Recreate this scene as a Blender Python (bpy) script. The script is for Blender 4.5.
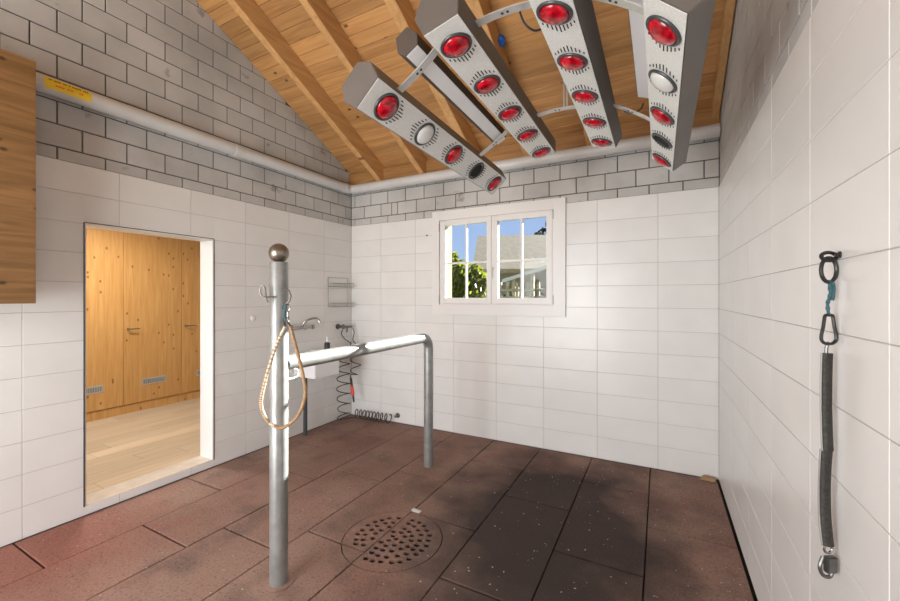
import bpy, bmesh, math, random
from mathutils import Vector, Matrix
random.seed(7)
for o in list(bpy.data.objects): bpy.data.objects.remove(o)
sc = bpy.context.scene
COL = sc.collection

# ---------------------------------------------------------------- camera, sky, sun, added fill lights, exposure
XL, YB, XR, TILE_TOP = -3.488, 3.904, 0.426, 2.4
YAW = 0.4859
cam_d = bpy.data.cameras.new('camera'); cam = bpy.data.objects.new('camera', cam_d); COL.objects.link(cam)
cam.location = (0, 0, 1.5); cam.rotation_euler = (math.pi/2, 0, YAW)
cam_d.sensor_width = 36; cam_d.lens = 397.74/900*36; cam_d.shift_y = -3.83/900; cam_d.clip_start = .02
sc.camera = cam

w = bpy.data.worlds.new('sky'); sc.world = w; w.use_nodes = True
nt = w.node_tree; nt.nodes.clear()
o_ = nt.nodes.new('ShaderNodeOutputWorld'); bg = nt.nodes.new('ShaderNodeBackground')
tc = nt.nodes.new('ShaderNodeTexCoord'); sp = nt.nodes.new('ShaderNodeSeparateXYZ'); cr = nt.nodes.new('ShaderNodeValToRGB')
cr.color_ramp.elements[0].position = 0.0; cr.color_ramp.elements[0].color = (.56, .74, 1.06, 1)
cr.color_ramp.elements[1].position = .6; cr.color_ramp.elements[1].color = (.16, .34, .85, 1)
nt.links.new(tc.outputs['Generated'], sp.inputs[0]); nt.links.new(sp.outputs['Z'], cr.inputs[0])
nt.links.new(cr.outputs[0], bg.inputs[0]); nt.links.new(bg.outputs[0], o_.inputs[0]); bg.inputs[1].default_value = .85

sun_d = bpy.data.lights.new('sun', 'SUN'); sun = bpy.data.objects.new('sun', sun_d); COL.objects.link(sun)
sun_d.energy = 40; sun_d.angle = .009; sun_d.color = (1, .97, .92)
sun.rotation_euler = Vector((.28, 1, .381)).to_track_quat('Z', 'Y').to_euler(); sun.location = (3, 12, 8)

def area(name, loc, direction, sx, sy, power, color):
    d = bpy.data.lights.new(name, 'AREA'); d.shape = 'RECTANGLE'; d.size = sx; d.size_y = sy; d.energy = power; d.color = color
    o = bpy.data.objects.new(name, d); COL.objects.link(o); o.location = loc
    o.rotation_euler = Vector(direction).to_track_quat('-Z', 'Z').to_euler(); return o
# fill lights added at two made-up openings: doorway behind the camera, tack room window
area('fill_added_doorway', (-2.05, -2.11, 1.36), (0, 1, 0.38), 2.3, 2.5, 190, (.99, .992, 1))
area('fill_added_tack_window', (-4.7, -.41, 1.5), (-.1, 1, .0), 1.55, 1.35, 14, (1, .95, .88))
vs = sc.view_settings; vs.view_transform = 'Standard'; vs.look = 'None'; vs.gamma = 1; vs.use_curve_mapping = False
vs.exposure = 0.10

# ---------------------------------------------------------------- helpers
def link(name, me, mat=None, parent=None, smooth=False):
    o = bpy.data.objects.new(name, me); COL.objects.link(o)
    if mat is not None and len(me.materials) == 0: me.materials.append(mat)
    if parent is not None: o.parent = parent
    if smooth:
        for p in me.polygons: p.use_smooth = True
    return o
def tag(o, label=None, cat=None, group=None, kind=None):
    if label: o['label'] = label
    if cat: o['category'] = cat
    if group: o['group'] = group
    if kind: o['kind'] = kind
    return o
def empty(name, loc=(0, 0, 0)):
    o = bpy.data.objects.new(name, None); COL.objects.link(o); o.location = loc; o.empty_display_size = .1; return o

class MB:
    """collects geometry in world coordinates, build() makes ONE mesh object"""
    def __init__(s): s.v = []; s.f = []
    def add(s, vs, fs):
        n = len(s.v); s.v += [tuple(v) for v in vs]; s.f += [tuple(i+n for i in f) for f in fs]; return s
    def box(s, x0, x1, y0, y1, z0, z1):
        return s.add([(x0,y0,z0),(x1,y0,z0),(x1,y1,z0),(x0,y1,z0),(x0,y0,z1),(x1,y0,z1),(x1,y1,z1),(x0,y1,z1)],
              [(0,3,2,1),(4,5,6,7),(0,1,5,4),(1,2,6,5),(2,3,7,6),(3,0,4,7)])
    def obox(s, c, ax, ay, az, hx, hy, hz):
        c = Vector(c); ax, ay, az = Vector(ax).normalized(), Vector(ay).normalized(), Vector(az).normalized()
        P = [c+ax*hx*i+ay*hy*j+az*hz*k for k in (-1,1) for i, j in ((-1,-1),(1,-1),(1,1),(-1,1))]
        return s.add(P, [(0,3,2,1),(4,5,6,7),(0,1,5,4),(1,2,6,5),(2,3,7,6),(3,0,4,7)])
    def prism(s, poly, axis, a, b):
        """poly = list of 2D points, extruded along axis ('x': poly is (y,z); 'y': (x,z); 'z': (x,y))"""
        def P(p, t): return {'x': (t, p[0], p[1]), 'y': (p[0], t, p[1]), 'z': (p[0], p[1], t)}[axis]
        n = len(poly); vs = [P(p, a) for p in poly]+[P(p, b) for p in poly]
        fs = [tuple(range(n)), tuple(range(2*n-1, n-1, -1))]+[(i, i+n, (i+1) % n+n, (i+1) % n) for i in range(n)]
        return s.add(vs, fs)
    def tube(s, pts, r, n=12, closed=False, cap=True):
        pts = [Vector(p) for p in pts]; m = len(pts); rs = r if isinstance(r, (list, tuple)) else [r]*m
        T = []
        for i in range(m):
            a = pts[i-1] if (i > 0 or closed) else pts[0]; b = pts[(i+1) % m] if (i < m-1 or closed) else pts[-1]
            T.append((b-a).normalized())
        u = T[0].orthogonal().normalized(); vs = []
        for i in range(m):
            if i: u = (u-T[i]*u.dot(T[i])).normalized()
            v = T[i].cross(u)
            for k in range(n):
                a = 2*math.pi*k/n; vs.append(pts[i]+(u*math.cos(a)+v*math.sin(a))*rs[i])
        fs = []
        for i in range(m if closed else m-1):
            j = (i+1) % m; off = 0
            if closed and i == m-1:   # match the seam
                best = min(range(n), key=lambda q: (vs[i*n]-vs[q]).length); off = best
            for k in range(n):
                fs.append((i*n+k, i*n+(k+1) % n, j*n+(k+1+off) % n, j*n+(k+off) % n))
        if cap and not closed: fs += [tuple(range(n-1, -1, -1)), tuple(range((m-1)*n, m*n))]
        return s.add(vs, fs)
    def lathe(s, prof, c, ax=(0,0,1), n=20):
        """prof: list of (radius, height) along ax from c"""
        c = Vector(c); ax = Vector(ax).normalized(); u = ax.orthogonal().normalized(); v = ax.cross(u)
        vs = []; fs = []
        for r, h in prof:
            for k in range(n):
                a = 2*math.pi*k/n; vs.append(c+ax*h+(u*math.cos(a)+v*math.sin(a))*max(r, 1e-5))
        m = len(prof)
        for i in range(m-1):
            for k in range(n): fs.append((i*n+k, i*n+(k+1) % n, (i+1)*n+(k+1) % n, (i+1)*n+k))
        fs += [tuple(range(n-1, -1, -1)), tuple(range((m-1)*n, m*n))]
        return s.add(vs, fs)
    def sphere(s, c, r, n=20, m=12, sq=(1,1,1)):
        prof = [(r*math.sin(math.pi*i/m), -r*math.cos(math.pi*i/m)) for i in range(m+1)]
        k = len(s.v); s.lathe(prof, (0,0,0), (0,0,1), n)
        for i in range(k, len(s.v)):
            x, y, z = s.v[i]; s.v[i] = (c[0]+x*sq[0], c[1]+y*sq[1], c[2]+z*sq[2])
        return s
    def mesh(s, name, clean=True):
        me = bpy.data.meshes.new(name); me.from_pydata([tuple(v) for v in s.v], [], s.f); me.update()
        if clean:
            bm = bmesh.new(); bm.from_mesh(me); bmesh.ops.remove_doubles(bm, verts=bm.verts, dist=1e-6)
            bmesh.ops.recalc_face_normals(bm, faces=bm.faces); bm.to_mesh(me); bm.free()
        return me
    def build(s, name, mat, parent=None, smooth=False, clean=True, bevel=0):
        me = s.mesh(name, clean); o = link(name, me, mat, None, False)
        if bevel:
            bm = bmesh.new(); bm.from_mesh(me); bmesh.ops.bevel(bm, geom=[e for e in bm.edges if len(e.link_faces) == 2 and e.calc_face_angle(0) > .5], offset=bevel, segments=2, affect='EDGES', clamp_overlap=True); bm.to_mesh(me); bm.free()
        if smooth:
            for p in me.polygons: p.use_smooth = True
            me.set_sharp_from_angle(angle=math.radians(40))
        if parent is not None:
            o.parent = parent; o.matrix_parent_inverse = Matrix.Translation(-Vector(parent_world(parent)))
        return o
def parent_world(p):
    v = Vector((0,0,0))
    while p is not None:
        v += Vector(p.location); 
        if p.parent is not None: v += p.matrix_parent_inverse.translation
        p = p.parent
    return v

# ---------------------------------------------------------------- materials
def mat(name, rgb, rough=.5, metal=0, noise=0, scale=8, bump=0, bscale=60, spec=.5, rand=0, coat=0, detail=4, world=False, stretch=(1,1,1)):
    m = bpy.data.materials.new(name); m.use_nodes = True; n = m.node_tree; b = n.nodes['Principled BSDF']
    b.inputs['Base Color'].default_value = (*rgb, 1); b.inputs['Roughness'].default_value = rough; b.inputs['Metallic'].default_value = metal
    b.inputs['Specular IOR Level'].default_value = spec; b.inputs['Coat Weight'].default_value = coat
    vec = coords(n, world, stretch)
    if noise or rand:
        mix = n.nodes.new('ShaderNodeMix'); mix.data_type = 'RGBA'; mix.blend_type = 'MULTIPLY'; mix.inputs['Factor'].default_value = 1
        mix.inputs['A'].default_value = (*rgb, 1)
        t = n.nodes.new('ShaderNodeTexNoise'); t.inputs['Scale'].default_value = scale; t.inputs['Detail'].default_value = detail
        n.links.new(vec, t.inputs['Vector'])
        mr = n.nodes.new('ShaderNodeMapRange'); mr.inputs['From Min'].default_value = .3; mr.inputs['From Max'].default_value = .7
        mr.inputs['To Min'].default_value = 1-noise; mr.inputs['To Max'].default_value = 1+noise
        n.links.new(t.outputs['Fac'], mr.inputs['Value']); last = mr.outputs['Result']
        if rand:
            oi = n.nodes.new('ShaderNodeObjectInfo'); r2 = n.nodes.new('ShaderNodeMapRange'); r2.inputs['To Min'].default_value = 1-rand; r2.inputs['To Max'].default_value = 1+rand
            n.links.new(oi.outputs['Random'], r2.inputs['Value']); mu = n.nodes.new('ShaderNodeMath'); mu.operation = 'MULTIPLY'
            n.links.new(last, mu.inputs[0]); n.links.new(r2.outputs['Result'], mu.inputs[1]); last = mu.outputs[0]
        n.links.new(last, mix.inputs['B']); n.links.new(mix.outputs['Result'], b.inputs['Base Color'])
    if bump: add_bump(n, b, vec, bscale, bump)
    return m
def coords(n, world=False, stretch=(1,1,1), rand=True):
    if world:
        g = n.nodes.new('ShaderNodeNewGeometry'); src = g.outputs['Position']
    else:
        t = n.nodes.new('ShaderNodeTexCoord'); src = t.outputs['Object']
        if rand:
            oi = n.nodes.new('ShaderNodeObjectInfo'); sc_ = n.nodes.new('ShaderNodeVectorMath'); sc_.operation = 'MULTIPLY_ADD'
            cb = n.nodes.new('ShaderNodeCombineXYZ')
            for k in range(3): n.links.new(oi.outputs['Random'], cb.inputs[k])
            sc_.inputs[1].default_value = (37, 53, 71); n.links.new(cb.outputs[0], sc_.inputs[0]); n.links.new(src, sc_.inputs[2]); src = sc_.outputs[0]
    mp = n.nodes.new('ShaderNodeMapping'); mp.inputs['Scale'].default_value = stretch; n.links.new(src, mp.inputs['Vector']); return mp.outputs[0]
def add_bump(n, b, vec, scale, dist, detail=5):
    t = n.nodes.new('ShaderNodeTexNoise'); t.inputs['Scale'].default_value = scale; t.inputs['Detail'].default_value = detail; n.links.new(vec, t.inputs['Vector'])
    bp = n.nodes.new('ShaderNodeBump'); bp.inputs['Strength'].default_value = 1; bp.inputs['Distance'].default_value = dist
    n.links.new(t.outputs['Fac'], bp.inputs['Height']); n.links.new(bp.outputs['Normal'], b.inputs['Normal'])
def wood(name, dark, light, knot, axis, rough=.45, knots=3.0, grain=1.0, rand=.12, coat=0, kr=.11, thr=.2, plane='xy', dist=1.2):
    """pine: streaks along axis (0,1,2), sparse dark knots"""
    m = bpy.data.materials.new(name); m.use_nodes = True; n = m.node_tree; b = n.nodes['Principled BSDF']; b.inputs['Roughness'].default_value = rough; b.inputs['Coat Weight'].default_value = coat
    st = [14*grain]*3; st[axis] = .9*grain
    v = coords(n, False, tuple(st))
    t = n.nodes.new('ShaderNodeTexNoise'); t.inputs['Scale'].default_value = 1.6; t.inputs['Detail'].default_value = 5; t.inputs['Distortion'].default_value = dist; n.links.new(v, t.inputs['Vector'])
    r = n.nodes.new('ShaderNodeValToRGB'); r.color_ramp.elements[0].position = .3; r.color_ramp.elements[0].color = (*dark, 1); r.color_ramp.elements[1].position = .7; r.color_ramp.elements[1].color = (*light, 1)
    n.links.new(t.outputs['Fac'], r.inputs[0])
    ks = [knots]*3; ks[axis] = knots*.6
    kv = coords(n, False, tuple(ks)); vo = n.nodes.new('ShaderNodeTexVoronoi'); vo.inputs['Scale'].default_value = 1; vo.voronoi_dimensions = '2D'
    if plane == 'yz':
        sz = n.nodes.new('ShaderNodeSeparateXYZ'); cz = n.nodes.new('ShaderNodeCombineXYZ'); n.links.new(kv, sz.inputs[0]); n.links.new(sz.outputs[1], cz.inputs[0]); n.links.new(sz.outputs[2], cz.inputs[1]); kv = cz.outputs[0]
    n.links.new(kv, vo.inputs['Vector'])
    kr_ = n.nodes.new('ShaderNodeMapRange'); kr_.inputs['From Min'].default_value = kr*.45; kr_.inputs['From Max'].default_value = kr; kr_.inputs['To Min'].default_value = 1; kr_.inputs['To Max'].default_value = 0
    n.links.new(vo.outputs['Distance'], kr_.inputs['Value'])
    sx = n.nodes.new('ShaderNodeSeparateColor'); n.links.new(vo.outputs['Color'], sx.inputs[0])
    gt = n.nodes.new('ShaderNodeMath'); gt.operation = 'LESS_THAN'; gt.inputs[1].default_value = thr; n.links.new(sx.outputs[0], gt.inputs[0])
    km = n.nodes.new('ShaderNodeMath'); km.operation = 'MULTIPLY'; n.links.new(kr_.outputs['Result'], km.inputs[0]); n.links.new(gt.outputs[0], km.inputs[1])
    k2 = n.nodes.new('ShaderNodeMath'); k2.operation = 'MULTIPLY'; k2.inputs[1].default_value = .85; n.links.new(km.outputs[0], k2.inputs[0])
    mix = n.nodes.new('ShaderNodeMix'); mix.data_type = 'RGBA'; n.links.new(k2.outputs[0], mix.inputs['Factor']); n.links.new(r.outputs[0], mix.inputs['A']); mix.inputs['B'].default_value = (*knot, 1)
    oi = n.nodes.new('ShaderNodeObjectInfo'); mr = n.nodes.new('ShaderNodeMapRange'); mr.inputs['To Min'].default_value = 1-rand; mr.inputs['To Max'].default_value = 1+rand
    n.links.new(oi.outputs['Random'], mr.inputs['Value']); mu = n.nodes.new('ShaderNodeMix'); mu.data_type = 'RGBA'; mu.blend_type = 'MULTIPLY'; mu.inputs['Factor'].default_value = 1
    n.links.new(mix.outputs['Result'], mu.inputs['A']); n.links.new(mr.outputs['Result'], mu.inputs['B']); n.links.new(mu.outputs['Result'], b.inputs['Base Color'])
    bp = n.nodes.new('ShaderNodeBump'); bp.inputs['Distance'].default_value = .001; n.links.new(t.outputs['Fac'], bp.inputs['Height']); n.links.new(bp.outputs['Normal'], b.inputs['Normal'])
    return m

M = {}
M['tile'] = mat('white_glazed_tile', (.78, .775, .755), .28, noise=.03, scale=3, rand=.012, bump=.0004, bscale=12, detail=2)
M['grout'] = mat('grey_grout', (.46, .45, .43), .9)
M['mortar'] = mat('dark_mortar', (.12, .112, .10), .95, noise=.25, scale=30)
M['plaster'] = mat('white_plaster', (.78, .77, .75), .8, noise=.02, bump=.0005)
M['white_paint'] = mat('white_lacquer', (.80, .79, .77), .35)
M['plastic_white'] = mat('white_ceramic', (.82, .83, .83), .15, coat=.4)
M['galv'] = mat('galvanised_steel', (.33, .34, .33), .36, metal=.5, noise=.14, scale=16, bump=.0003, bscale=40)
M['alu'] = mat('brushed_aluminium', (.60, .60, .585), .38, metal=.5, noise=.05, scale=30)
M['housing'] = mat('grey_brown_sheet_steel', (.165, .148, .135), .42, metal=.35, noise=.06, scale=6)
M['housing_dark'] = mat('dark_brown_sheet_steel', (.10, .082, .072), .45, metal=.3, noise=.08)
M['face'] = mat('white_hammered_sheet_steel', (.76, .775, .75), .4, metal=.05, noise=.10, scale=160, bump=.0005, bscale=190, detail=2)
M['ring'] = mat('dark_grey_lamp_ring', (.06, .065, .065), .35, metal=.2)
M['black'] = mat('black_metal', (.02, .02, .02), .45)
M['black_worn'] = mat('black_worn_steel', (.045, .045, .042), .4, metal=.5, noise=.3, scale=60)
M['hole'] = mat('black_opening', (.006, .006, .006), .9)
M['steel'] = mat('dark_worn_steel', (.17, .165, .155), .35, metal=.85, noise=.2, scale=40)
M['chrome'] = mat('chrome', (.42, .41, .40), .16, metal=1)
M['brass'] = mat('weathered_brass_ball', (.26, .23, .19), .3, metal=.85, noise=.15, scale=30)
M['pearl'] = mat('pearl_white_glass', (.66, .66, .63), .12, coat=.5)
M['pipe'] = mat('grey_plastic_pipe', (.60, .595, .58), .32, noise=.04, scale=5)
M['yellow'] = mat('yellow_sticker', (.85, .60, .03), .5)
M['ink_black'] = mat('black_print', (.05, .045, .01), .7)
M['ink_red'] = mat('red_print', (.75, .16, .02), .7)
M['hose'] = mat('brown_black_hose', (.06, .045, .035), .4)
M['red_plastic'] = mat('red_nozzle', (.75, .06, .03), .4)
M['blue_plastic'] = mat('blue_plug', (.012, .13, .55), .3)
M['teal'] = mat('teal_cord', (.04, .115, .135), .8, noise=.5, scale=300)
M['leather'] = mat('tan_rope', (.36, .21, .10), .6, noise=.3, scale=60)
M['rope_pale'] = mat('pale_rope', (.66, .56, .42), .7, noise=.3, scale=120)
M['strap'] = mat('dark_braided_strap', (.034, .031, .026), .6, noise=.5, scale=130, bump=.002, bscale=160)
M['strap_edge'] = mat('silver_strap_edge', (.33, .32, .30), .45, metal=.5)
M['tube_glass'] = mat('white_reflector', (.82, .83, .84), .3)
M['straw'] = mat('straw_chips', (.48, .42, .34), .9)
M['debris'] = mat('wood_wedge', (.38, .24, .13), .9)
M['ceil'] = wood('pine_ceiling_board', (.40, .195, .065), (.58, .315, .118), (.07, .03, .012), 0, .5, knots=5, rand=.17, thr=.22, kr=.085)
M['rafter'] = wood('pine_rafter', (.46, .24, .085), (.62, .365, .155), (.12, .05, .02), 1, .55, knots=3.5, rand=.08, thr=.3, kr=.06, plane='yz')
M['plate'] = wood('pine_wall_plate', (.30, .145, .045), (.46, .24, .08), (.08, .03, .01), 0, .55, knots=2)
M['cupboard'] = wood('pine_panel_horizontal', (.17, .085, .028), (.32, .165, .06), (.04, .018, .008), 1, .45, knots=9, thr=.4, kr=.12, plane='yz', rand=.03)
M['cabinet'] = wood('pine_cabinet_door', (.54, .275, .082), (.66, .37, .135), (.15, .06, .018), 2, .32, knots=17, rand=.04, thr=.11, kr=.22, coat=.1, grain=1.6, plane='yz', dist=.5)
M['laminate'] = wood('pale_laminate', (.47, .36, .245), (.57, .455, .325), (.42, .31, .20), 1, .4, knots=1.5, thr=.1)
M['stone'] = mat('pale_threshold', (.60, .52, .43), .5, noise=.1, scale=12)

def brick_mat():
    m = bpy.data.materials.new('grey_sand_lime_brick'); m.use_nodes = True; n = m.node_tree; b = n.nodes['Principled BSDF']; b.inputs['Roughness'].default_value = .9
    b.inputs['Specular IOR Level'].default_value = .2
    vw = coords(n, True); vo = coords(n, False)
    t1 = n.nodes.new('ShaderNodeTexNoise'); t1.inputs['Scale'].default_value = 2.2; t1.inputs['Detail'].default_value = 6; n.links.new(vw, t1.inputs['Vector'])
    r1 = n.nodes.new('ShaderNodeValToRGB'); e = r1.color_ramp.elements; e[0].position = .30; e[0].color = (.43, .42, .40, 1); e[1].position = .58; e[1].color = (.55, .54, .52, 1)
    n.links.new(t1.outputs['Fac'], r1.inputs[0])
    t2 = n.nodes.new('ShaderNodeTexNoise'); t2.inputs['Scale'].default_value = 7; t2.inputs['Detail'].default_value = 8; n.links.new(vw, t2.inputs['Vector'])
    r2 = n.nodes.new('ShaderNodeMapRange'); r2.inputs['From Min'].default_value = .66; r2.inputs['From Max'].default_value = .74; r2.inputs['To Min'].default_value = 0; r2.inputs['To Max'].default_value = .55
    n.links.new(t2.outputs['Fac'], r2.inputs['Value'])
    mx = n.nodes.new('ShaderNodeMix'); mx.data_type = 'RGBA'; n.links.new(r2.outputs['Result'], mx.inputs['Factor']); n.links.new(r1.outputs[0], mx.inputs['A']); mx.inputs['B'].default_value = (.16, .15, .14, 1)
    oi = n.nodes.new('ShaderNodeObjectInfo'); r3 = n.nodes.new('ShaderNodeMapRange'); r3.inputs['To Min'].default_value = .94; r3.inputs['To Max'].default_value = 1.05; n.links.new(oi.outputs['Random'], r3.inputs['Value'])
    mu = n.nodes.new('ShaderNodeMix'); mu.data_type = 'RGBA'; mu.blend_type = 'MULTIPLY'; mu.inputs['Factor'].default_value = 1
    n.links.new(mx.outputs['Result'], mu.inputs['A']); n.links.new(r3.outputs['Result'], mu.inputs['B']); n.links.new(mu.outputs['Result'], b.inputs['Base Color'])
    add_bump(n, b, vo, 120, .0012); return m
M['brick'] = brick_mat()

def mat_rubber():
    m = bpy.data.materials.new('red_brown_rubber_mat'); m.use_nodes = True; n = m.node_tree; b = n.nodes['Principled BSDF']; b.inputs['Roughness'].default_value = .75
    vw = coords(n, True)
    def noise(scale, det, lo, hi, a, z):
        t = n.nodes.new('ShaderNodeTexNoise'); t.inputs['Scale'].default_value = scale; t.inputs['Detail'].default_value = det; n.links.new(vw, t.inputs['Vector'])
        r = n.nodes.new('ShaderNodeMapRange'); r.inputs['From Min'].default_value = lo; r.inputs['From Max'].default_value = hi; r.inputs['To Min'].default_value = a; r.inputs['To Max'].default_value = z
        n.links.new(t.outputs['Fac'], r.inputs['Value']); return r.outputs['Result']
    def mixc(fac, A, B):
        x = n.nodes.new('ShaderNodeMix'); x.data_type = 'RGBA'; n.links.new(fac, x.inputs['Factor'])
        for k, v in (('A', A), ('B', B)):
            if isinstance(v, tuple): x.inputs[k].default_value = (*v, 1)
            else: n.links.new(v, x.inputs[k])
        return x.outputs['Result']
    def blob(cx, cy, rx, ry, inner, outer, strength):
        """a stain with its own ragged outline"""
        s1 = n.nodes.new('ShaderNodeMapping'); s1.inputs['Location'].default_value = (-cx/rx, -cy/ry, 0); s1.inputs['Scale'].default_value = (1/rx, 1/ry, 0); n.links.new(vw, s1.inputs['Vector'])
        ln = n.nodes.new('ShaderNodeVectorMath'); ln.operation = 'LENGTH'; n.links.new(s1.outputs[0], ln.inputs[0])
        ad = n.nodes.new('ShaderNodeMath'); ad.operation = 'ADD'; n.links.new(ln.outputs['Value'], ad.inputs[0]); n.links.new(noise(2.2, 6, .2, .8, -.38, .38), ad.inputs[1])
        r = n.nodes.new('ShaderNodeMapRange'); r.inputs['From Min'].default_value = inner; r.inputs['From Max'].default_value = outer; r.inputs['To Min'].default_value = strength; r.inputs['To Max'].default_value = 0
        n.links.new(ad.outputs[0], r.inputs['Value']); return r.outputs['Result']
    base = mixc(noise(1.3, 5, .35, .65, 0, 1), (.215, .114, .088), (.315, .205, .160))
    base = mixc(noise(3.5, 7, .50, .70, 0, .7), base, (.135, .090, .075))
    base = mixc(blob(-3.4, .75, 1.0, .9, .3, 1.1, .75), base, (.34, .125, .090))
    base = mixc(noise(110, 4, .53, .74, 0, .5), base, (.44, .34, .29))
    base = mixc(noise(60, 6, .54, .70, 0, .45), base, (.04, .028, .024))
    base = mixc(blob(-.68, 2.74, .80, 1.0, .60, 1.25, .90), base, (.030, .022, .020))
    base = mixc(blob(-.45, 1.65, .80, 1.0, .50, 1.15, .82), base, (.042, .031, .028))
    base = mixc(noise(190, 2, .66, .78, 0, .4), base, (.40, .34, .30))
    n.links.new(base, b.inputs['Base Color']); b.inputs['Specular IOR Level'].default_value = .25
    add_bump(n, b, vw, 220, .0012, 3); return m
M['rubber'] = mat_rubber()
M['floor_base'] = mat('dark_floor_base', (.03, .025, .022), .95)

def red_glass():
    m = bpy.data.materials.new('ruby_red_lamp_glass'); m.use_nodes = True; n = m.node_tree; b = n.nodes['Principled BSDF']
    v = coords(n); t = n.nodes.new('ShaderNodeTexNoise'); t.inputs['Scale'].default_value = 32; t.inputs['Detail'].default_value = 2; n.links.new(v, t.inputs['Vector'])
    r = n.nodes.new('ShaderNodeValToRGB'); r.color_ramp.elements[0].position = .35; r.color_ramp.elements[0].color = (.22, .001, .006, 1); r.color_ramp.elements[1].position = .65; r.color_ramp.elements[1].color = (.68, .006, .024, 1)
    n.links.new(t.outputs['Fac'], r.inputs[0]); n.links.new(r.outputs[0], b.inputs['Base Color'])
    b.inputs['Roughness'].default_value = .12; b.inputs['Coat Weight'].default_value = .45; b.inputs['Coat Roughness'].default_value = .03; b.inputs['Specular IOR Level'].default_value = .4
    add_bump(n, b, v, 28, .0025, 2); return m
M['red_glass'] = red_glass()
def pane_mat():
    m = bpy.data.materials.new('window_glass'); m.use_nodes = True; n = m.node_tree; n.nodes.clear()
    o = n.nodes.new('ShaderNodeOutputMaterial'); t = n.nodes.new('ShaderNodeBsdfTransparent'); g = n.nodes.new('ShaderNodeBsdfGlossy'); g.inputs['Roughness'].default_value = .02
    t.inputs[0].default_value = (.96, .97, .96, 1); mx = n.nodes.new('ShaderNodeMixShader'); mx.inputs[0].default_value = .012
    n.links.new(t.outputs[0], mx.inputs[1]); n.links.new(g.outputs[0], mx.inputs[2]); n.links.new(mx.outputs[0], o.inputs[0]); return m
M['glass'] = pane_mat()
def leaf_mat(name, rgb, trans):
    m = bpy.data.materials.new(name); m.use_nodes = True; n = m.node_tree; b = n.nodes['Principled BSDF']; o = n.nodes['Material Output']
    b.inputs['Base Color'].default_value = (*rgb, 1); b.inputs['Roughness'].default_value = .5
    tr = n.nodes.new('ShaderNodeBsdfTranslucent'); tr.inputs[0].default_value = (*trans, 1); mx = n.nodes.new('ShaderNodeMixShader'); mx.inputs[0].default_value = .55
    n.links.new(b.outputs[0], mx.inputs[1]); n.links.new(tr.outputs[0], mx.inputs[2]); n.links.new(mx.outputs[0], o.inputs[0]); return m
M['leaf_bright'] = leaf_mat('yellow_green_leaf', (.09, .115, .014), (.125, .15, .011))
M['leaf_dark'] = leaf_mat('dark_green_leaf', (.04, .06, .012), (.035, .045, .008))
M['bark'] = mat('bark', (.09, .06, .04), .9)
M['roof'] = mat('brown_roof_tiles', (.25, .195, .10), .85, noise=.35, scale=6, stretch=(1.2, 1.2, 9))
M['house_wall'] = mat('timber_house_wall', (.15, .135, .07), .9, noise=.25, scale=5, stretch=(6, 6, .6))
M['pale_roof'] = mat('pale_sheet_roof', (.36, .40, .35), .5)
M['fence'] = mat('weathered_timber', (.22, .20, .12), .8, noise=.2)
M['grass'] = mat('grass_ground', (.10, .14, .035), .95, noise=.4, scale=3, world=True)
M['render'] = mat('cream_outside_render', (.20, .18, .10), .9)

# ---------------------------------------------------------------- geometry of the room
SLOPE = .5; Z_EAVE = 3.05; Y_RIDGE = .90; Y_FRONT = -2.10
def zroof(y): return Z_EAVE + SLOPE*(YB-y) if y >= Y_RIDGE else Z_EAVE + SLOPE*(YB-Y_RIDGE) - SLOPE*(Y_RIDGE-y)
def clip(poly, inside, cross):
    out = []
    for i, p in enumerate(poly):
        q = poly[(i+1) % len(poly)]
        if inside(p): out.append(p)
        if inside(p) != inside(q): out.append(cross(p, q))
    return out
def clip_line(poly, a, b, c):     # keep a*x+b*y<=c
    f = lambda p: a*p[0]+b*p[1]-c
    def cross(p, q):
        t = f(p)/(f(p)-f(q)); return (p[0]+(q[0]-p[0])*t, p[1]+(q[1]-p[1])*t)
    return clip(poly, lambda p: f(p) <= 1e-9, cross)
def rect_minus(r, h):
    """rectangle r=(a0,a1,b0,b1) minus hole h -> list of rectangles"""
    a0, a1, b0, b1 = r; c0, c1, d0, d1 = h
    if c0 >= a1 or c1 <= a0 or d0 >= b1 or d1 <= b0: return [r]
    out = []
    if c0 > a0: out.append((a0, c0, b0, b1))
    if c1 < a1: out.append((c1, a1, b0, b1))
    m0, m1 = max(a0, c0), min(a1, c1)
    if d0 > b0: out.append((m0, m1, b0, d0))
    if d1 < b1: out.append((m0, m1, d1, b1))
    return out
MESH = {}
def slab_mesh(name, poly, depth, ch, material):
    """flat piece with chamfered front rim; local x,y in plane, +z = outward, front at z=0"""
    key = (name, tuple((round(x, 4), round(y, 4)) for x, y in poly), depth)
    if key in MESH: return MESH[key]
    n = len(poly); cx = sum(p[0] for p in poly)/n; cy = sum(p[1] for p in poly)/n
    wx = max(p[0] for p in poly)-min(p[0] for p in poly); wy = max(p[1] for p in poly)-min(p[1] for p in poly)
    kx = max(.2, 1-2*ch/max(wx, 1e-4)); ky = max(.2, 1-2*ch/max(wy, 1e-4))
    fr = [(cx+(x-cx)*kx, cy+(y-cy)*ky) for x, y in poly]
    vs = [(x, y, -depth) for x, y in poly]+[(x, y, -ch) for x, y in poly]+[(x, y, 0) for x, y in fr]
    fs = [tuple(range(2*n, 3*n))]
    for k in (0, 1):
        for i in range(n): j = (i+1) % n; fs.append((k*n+i, k*n+j, (k+1)*n+j, (k+1)*n+i))
    me = bpy.data.meshes.new(name); me.from_pydata(vs, [], fs); me.update(); me.materials.append(material); MESH[key] = me; return me
FR = {   # wall frames: origin, a-axis, b-axis, normal
 'left': (Vector((XL,0,0)), Vector((0,1,0)), Vector((0,0,1)), Vector((1,0,0))),
 'back': (Vector((0,YB,0)), Vector((1,0,0)), Vector((0,0,1)), Vector((0,-1,0))),
 'right': (Vector((XR,0,0)), Vector((0,-1,0)), Vector((0,0,1)), Vector((-1,0,0)))}
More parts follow.
